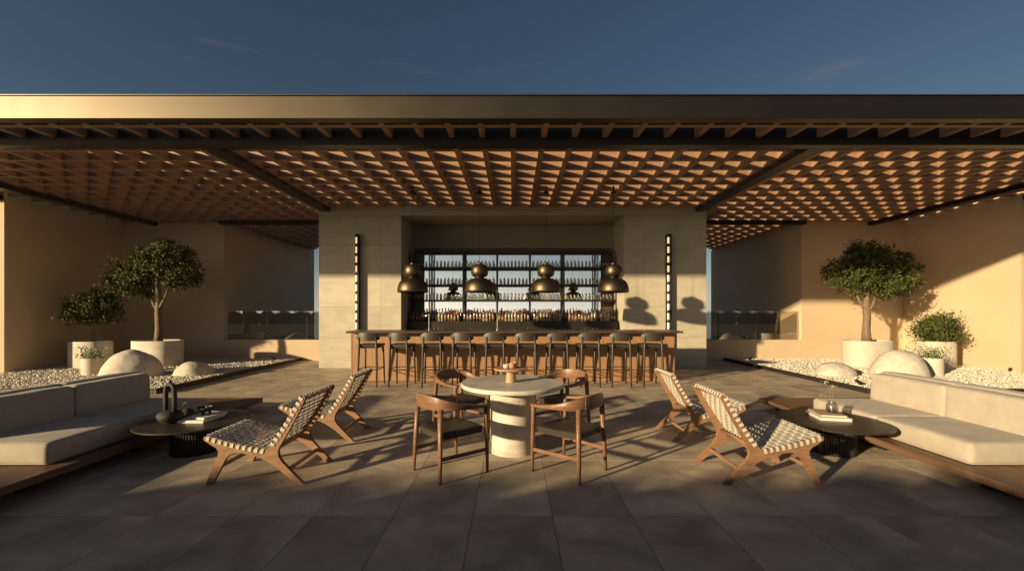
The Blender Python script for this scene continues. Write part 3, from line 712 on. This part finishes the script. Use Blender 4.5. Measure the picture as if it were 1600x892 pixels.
# ---------------------------------------------------------------- coffee tables
def coffee(x, y, side):
    t = thing('coffee_table', 'round blackish coffee table on a fluted drum beside the %s sofa' % side, 'coffee table', (x, y, 0), group='fluted coffee tables')
    bm = B(); lathe(bm, [(.52, .322), (.538, .326), (.54, .334), (.535, .342)], 72); mk('table_top', bm, 'table_dark', t, True, angle=40)
    bm = B(); lathe(bm, [(.215, 0), (.215, .3215)], 336, flute=.012, nf=56); mk('fluted_base', bm, 'flute_dark', t, True, angle=35)
coffee(-3.51, 4.68, 'left'); coffee(3.53, 4.68, 'right')
TZ = .343
def book(x, y, z, rz, w, d, h, lab, m='book'):
    t = thing('book', lab, 'book', (x, y, z), R(rz))
    boxo('pages', 'book', t, -w / 2 + .004, w / 2 - .006, -d / 2 + .006, d / 2 - .006, .004, h - .004)
    boxo('cover', m, t, -w / 2, w / 2, -d / 2, d / 2, 0, .0035); boxo('cover', m, t, -w / 2, w / 2, -d / 2, d / 2, h - .0035, h)
    boxo('spine', m, t, -w / 2 - .003, -w / 2 + .0005, -d / 2 + .0003, d / 2 - .0003, .0036, h - .0036)
book(3.585, 4.80, TZ, -12, .31, .36, .032, 'large white book on the right coffee table, lower of two', 'book')
book(3.59, 4.82, TZ + .033, -14, .26, .32, .020, 'tan topped white book under the glass vase, upper of two', 'book_tan')
v = thing('glass_vase', 'short clear glass vase on the books, right coffee table', 'vase', (3.63, 4.80, TZ + .054))
bm = B(); lathe(bm, [(.05, 0), (.058, .01), (.058, .085), (.045, .105), (.040, .125)], 20, cap=(True, False)); lathe(bm, [(.052, .012), (.052, .08), (.040, .102), (.036, .124)], 20, cap=(True, False)); mk('vase_body', bm, 'clear_glass', v, True, angle=50)
bm = B(); lathe(bm, [(.0505, .013), (.0505, .055)], 20); mk('water', bm, 'glass', v, True, angle=50)
tw = thing('dried_stem', 'dried blossom stems standing in the glass vase', 'flower', (3.63, 4.80, TZ + .06))
bl = []
for a, h, dx in ((0, .33, -.075), (1, .29, .02), (2, .17, -.12)):
    bm = B(); tube(bm, [(0, 0, .01), (dx * .15, 0, h * .4), (dx * .5, .01 * a, h * .8), (dx, .01, h)], [.002, .002, .0015, .001], 5); mk('stem', bm, 'twig', tw, True)
    bl.append(np.array([dx, .01, h]) + rs.normal(size=(22 if a < 2 else 8, 3)) * np.array([.019, .015, .011]))
leaf_cloud('blossom', np.concatenate(bl), 'bloom', tw, .010)
book(-3.47, 4.71, TZ, 178, .30, .34, .028, 'white book on the left coffee table, lower of two', 'book')
book(-3.42, 4.74, TZ + .029, 168, .22, .30, .020, 'smaller white book under the footed bowl, upper of two', 'book')
a = thing('arch_vase', 'dark stone vase with a tall arched loop on the left coffee table', 'vase', (-3.69, 4.55, TZ), R(-15))
bm = B(); lathe(bm, [(.05, 0), (.055, .012), (.095, .03), (.115, .065), (.118, .09), (.10, .12), (.06, .135), (.02, .138)], 28)
for q in bm.verts: q.co += noise.noise_vector(q.co * 40) * .004
mk('round_body', bm, 'charcoal_stone', a, True)
bm = B(); pts = [(-.062, 0, .11), (-.062, 0, .22), (-.062, 0, .32)] + [(-.062 * math.cos(t), 0, .34 + .062 * math.sin(t) * 1.25) for t in [PI * i / 8 for i in range(1, 8)]] + [(.062, 0, .32), (.062, 0, .22), (.062, 0, .11)]
tube(bm, pts, .024, 10); mk('arched_loop', bm, 'charcoal_stone', a, True)
bm = B(); lathe(bm, [(.012, .435), (.016, .445), (.010, .458), (.004, .462)], 8); mk('knob', bm, 'charcoal_stone', a, True)
k = thing('lidded_pot', 'small dark pot with a hoop handle beside the arched vase', 'pot', (-3.70, 4.80, TZ))
bm = B(); lathe(bm, [(.04, 0), (.065, .02), (.075, .05), (.06, .08), (.035, .088), (.032, .098), (.01, .104)], 20); mk('pot_body', bm, 'charcoal_stone', k, True)
bm = B(); tube(bm, [(-.055 * math.cos(t), 0, .085 + .085 * math.sin(t)) for t in [PI * i / 12 for i in range(13)]], .005, 6); mk('hoop_handle', bm, 'dark_metal', k, True)
k = thing('footed_bowl', 'dark bowl on three stubby feet standing on the books', 'bowl', (-3.44, 4.73, TZ + .05))
bm = B(); lathe(bm, [(.015, .035), (.05, .042), (.075, .062), (.085, .082), (.080, .083), (.06, .062), (.01, .05)], 24); mk('bowl_body', bm, 'charcoal_stone', k, True)
for i in range(3):
    an = 2.1 * i + .5; bm = B(); lathe(bm, [(.010, 0), (.016, .042)], 8, c=(.04 * math.cos(an), .04 * math.sin(an))); mk('foot', bm, 'charcoal_stone', k, True, angle=40)
bm = B(); lathe(bm, [(.012, 0), (.03, .012), (.034, .028), (.028, .028), (.01, .012)], 16); o = mk('small_dish', bm, 'planter_stone', None, True, loc=(-3.41, 4.745, TZ + .112)); tag(o, 'tiny pale dish resting in the footed bowl', 'dish')

# ---------------------------------------------------------------- garden beds: planters, trees, boulders
def planter(x, y, w, d, z1, lab, name='planter', p=2.6, plinth=0):
    t = thing(name, lab, 'planter', (x, y, .04))
    def rg(bm, k, z): return ring(bm, [(k * w / 2 * math.copysign(abs(math.cos(a)) ** (2 / p), math.cos(a)), k * d / 2 * math.copysign(abs(math.sin(a)) ** (2 / p), math.sin(a)), z) for a in [2 * PI * i / 56 for i in range(56)]])
    bm = B(); h = z1 - .04; r1 = rg(bm, 1, 0); r2 = rg(bm, 1, h - .006); r3 = rg(bm, .992, h); r4 = rg(bm, .92, h); r5 = rg(bm, .92, h - .07)
    bm.faces.new(r1[::-1]); bridge(bm, r1, r2); bridge(bm, r2, r3); bridge(bm, r3, r4); bridge(bm, r4, r5); bm.faces.new(r5)
    mk('planter_body', bm, 'planter_stone', t, True, angle=35)
    bm = B(); q1 = rg(bm, .915, h - .068); q2 = rg(bm, .915, h - .045); bridge(bm, q1, q2); bm.faces.new(q2); bm.faces.new(q1[::-1]); mk('soil', bm, 'soil', t)
    if plinth:
        a_ = sorted((plinth * .35, plinth * (w / 2 + .09))); boxo('plinth', 'planter_stone', t, a_[0], a_[1], -.1, d / 2 - .05, 0, .15, bev=.01)
    return t
def tree(x, y, z0, lab, trunk, limbs, blobs, n, size, cat='tree', name='planted_tree'):
    blobs = [(b_[0] * .93, b_[1], b_[2] - .02, b_[3] * .92, b_[4] * .92, b_[5] * .93) for b_ in blobs]
    t = thing(name, lab, cat, (x, y, z0))
    bm = B(); pts, rr = trunk; tube(bm, pts, rr, 10)
    for q in bm.verts: q.co += noise.noise_vector(q.co * 9) * .012
    mk('trunk', bm, 'bark', t, True)
    for p_, r_ in limbs: bm = B(); tube(bm, p_, r_, 7); mk('limb', bm, 'bark', t, True)
    leaf_cloud('crown', crown_points(blobs, n), 'leaf', t, size)
    return t
for s in (-1, 1):
    side = 'left' if s < 0 else 'right'
    planter(s * 9.74, 11.6, 1.16, .85, .757, 'wide oval cream stone planter holding the tall %s tree' % side)
    px = -11.33 if s < 0 else 11.36
    planter(px, 11.35, 0.92 if s < 0 else .80, .7, .757, 'squarish cream planter holding the small tree on the %s' % side, plinth=s)
    px = s * 9.94
    planter(px, 10.0, .40, .40, .45, 'low round cream pot of feathery plants behind the %s boulder' % side, p=2.0)
    t = thing('feathery_plant', 'low pale green feathery plant in the round pot on the %s' % side, 'plant', (px, 10.0, .40))
    c = []; spr = .30 if s < 0 else .26
    for i in range(46):
        d = rs.normal(size=3); d[2] = abs(d[2]) + .7; d /= np.linalg.norm(d); L_ = rs.uniform(.2, .42)
        for q in np.linspace(.25, 1, 9): c.append(d * L_ * q * np.array([1.25, 1.0, 1]) + np.array([rs.uniform(-.12, .12), rs.uniform(-.1, .1), 0]))
    leaf_cloud('foliage', np.array(c), 'leaf_pale', t, .034)
t = thing('feathery_plant', 'low pale green feathery plant on the gravel left of the right pot', 'plant', (9.66, 10.3, .05))
c = []
for i in range(90):
    d = rs.normal(size=3); d[2] = abs(d[2]) + 1.3; d /= np.linalg.norm(d); L_ = rs.uniform(.35, .66)
    for q in np.linspace(.3, 1, 12): c.append(d * L_ * q + np.array([rs.uniform(-.32, .32), rs.uniform(-.12, .12), 0]))
leaf_cloud('foliage', np.array(c), 'leaf_pale', t, .034)
# tall trees
tree(-9.73, 11.6, .68, 'tall planter tree with a broad dark crown left of the bar', ([(0, 0, 0), (.02, 0, .4), (-.02, .02, .8), (.01, 0, 1.15), (-.02, 0, 1.6), (0, 0, 2.1)], [.105, .085, .075, .07, .05, .02]),
     [([(.0, 0, .85), (-.16, .04, 1.05), (-.28, .05, 1.4)], [.04, .034, .02]), ([(.02, 0, .95), (.16, -.03, 1.15), (.30, -.02, 1.5)], [.04, .032, .02]), ([(0, 0, 1.2), (-.3, .1, 1.6), (-.7, .05, 1.8)], [.035, .03, .015])],
     [(-.05, 0, 2.1, .80, .75, .58), (.60, 0, 2.05, .62, .6, .68), (-.82, 0, 1.92, .62, .6, .50), (.15, .1, 2.42, .60, .55, .42), (-.55, -.1, 1.62, .5, .5, .35), (.75, 0, 1.75, .42, .45, .38), (-.85, -.05, 1.50, .42, .4, .3), (.45, 0, 2.5, .36, .4, .33)], 13000, .040)
tree(9.72, 11.6, .68, 'tall planter tree with a rounded dark crown right of the bar', ([(0, 0, 0), (-.02, 0, .35), (.03, .02, .7), (-.01, 0, 1.05), (.04, 0, 1.5), (.1, 0, 2.0)], [.12, .092, .088, .075, .055, .02]),
     [([(0, 0, .9), (-.14, .04, 1.1), (-.26, .05, 1.4)], [.045, .036, .02]), ([(.02, 0, .85), (.14, -.03, 1.02), (.24, -.02, 1.35)], [.05, .038, .02]), ([(0, 0, 1.2), (.3, .1, 1.55), (.7, .05, 1.8)], [.04, .03, .015])],
     [(.0, 0, 2.15, .80, .75, .62), (.75, 0, 2.0, .66, .6, .58), (-.65, 0, 1.95, .58, .6, .52), (-.1, .1, 2.40, .66, .55, .42), (.5, -.1, 1.55, .62, .5, .34), (-.35, -.05, 1.55, .55, .45, .32), (1.0, 0, 1.7, .42, .4, .36)], 14000, .040)
tree(-11.28, 11.35, .66, 'small planter tree with a low round crown by the left wall', ([(0, 0, 0), (.03, 0, .2), (-.03, 0, .4), (.03, 0, .6), (0, 0, .9)], [.05, .045, .045, .04, .02]), [],
     [(0.000, 0, 1.05, 0.521, .55, .40), (0.353, 0, 1.0, 0.403, .45, .36), (-0.378, 0, .95, 0.403, .45, .36), (0.042, 0, 1.25, 0.378, .4, .26), (-0.168, -.1, .80, 0.420, .4, .2), (0.294, 0, .78, 0.336, .4, .18)], 6500, .036)
tree(11.40, 11.35, .66, 'small bushy planter tree with a low crown by the right wall', ([(0, 0, 0), (.02, 0, .2), (0, 0, .5)], [.05, .045, .02]), [],
     [(0.000, 0, .50, 0.496, .5, .38), (0.336, 0, .40, 0.384, .42, .32), (-0.360, 0, .42, 0.352, .42, .32), (-0.080, 0, .68, 0.360, .4, .22), (0.240, 0, .2, 0.360, .4, .2), (-0.160, -.1, .22, 0.320, .36, .2)], 6500, .036)
def boulder(x, y, w, d, h, lab, seed, flat=1.0):
    bm = B(); bmesh.ops.create_icosphere(bm, subdivisions=5, radius=1)
    for v in bm.verts:
        n_ = noise.noise(v.co * 1.1 + Vector((seed, 0, 0))) * .08 + noise.noise(v.co * 3 + Vector((seed, 4, 0))) * .02 + noise.noise(v.co * 9 + Vector((seed, 4, 0))) * .008
        p = v.co * (1 + n_); z = p.z
        v.co = Vector((p.x * w / 2, p.y * d / 2, z * h * (1 if z > 0 else .3)))
    o = mk('boulder', bm, 'boulder', None, True, loc=(x, y, .05), rz=0); return tag(o, lab, 'boulder')
boulder(-8.80, 9.75, 1.22, 1.05, .61, 'large domed cream boulder behind the left sofa', 1)
boulder(-7.54, 10.0, .80, .75, .31, 'flat pinkish boulder on the left gravel bed', 6)
boulder(8.93, 9.75, 1.12, 1.0, .61, 'large domed cream boulder behind the right sofa', 12)
boulder(7.60, 9.95, .85, .75, .30, 'flat cream boulder on the right gravel bed', 23)
def spot(x, y, rz, lab):
    t = thing('spotlight', lab, 'garden light', (x, y, .04), R(rz))
    bm = B(); lathe(bm, [(.012, 0), (.012, .07)], 8); mk('stake', bm, 'black_metal', t)
    bm = B(); tube(bm, [(-.05, 0, .07), (.07, 0, .13)], .035, 12); mk('lamp_head', bm, 'black_metal', t, True, angle=40)
spot(-7.15, 12.65, 200, 'small black garden spotlight on the left gravel bed')
spot(7.18, 12.75, 20, 'small black garden spotlight at the back of the right gravel bed')
spot(6.93, 8.45, 200, 'small black garden spotlight behind the right sofa')
bm = B(); box(bm, -.02, .02, -.02, .02, 0, .09); box(bm, -.028, .028, -.03, .0, .09, .12); o = mk('socket_box', bm, 'black_metal', None, loc=(12.3, 10.45, .04)); tag(o, 'tiny black outlet post at the foot of the right wall', 'outlet')

# ---------------------------------------------------------------- planter hedge behind the camera (mirrored in the glass, shades the near floor)
hp = boxo('planter_wall', 'plaster', None, -26, 19, -1.35, -.12, -.1, .74, bev=.01); tag(hp, 'long low plaster planter wall behind the viewer', 'planter')
pts = crown_points([(0, 0, 0, .64, .56, .61)], 1500, .8)
sb = thing('round_shrub', '', 'shrub')
leaf_cloud('foliage', pts, 'leaf', sb, .075)
bm = B(); bmesh.ops.create_icosphere(bm, subdivisions=3, radius=1)
for v in bm.verts: v.co = Vector((v.co.x * .58, v.co.y * .5, v.co.z * .56)) * (1 + .06 * noise.noise(v.co * 3))
mk('inner_foliage', bm, 'leaf', sb, True)
for i in range(46):
    t = sb if i == 0 else copy_tree(sb)
    t.location = (-25.3 + i * 1.12 - 2, -.72 + random.uniform(-.03, .03), 1.06 + random.uniform(-.03, .04)); t.rotation_euler[2] = random.uniform(0, 6)
    tag(t, 'round clipped shrub in the long planter behind the viewer', 'shrub', 'round shrubs behind the viewer')
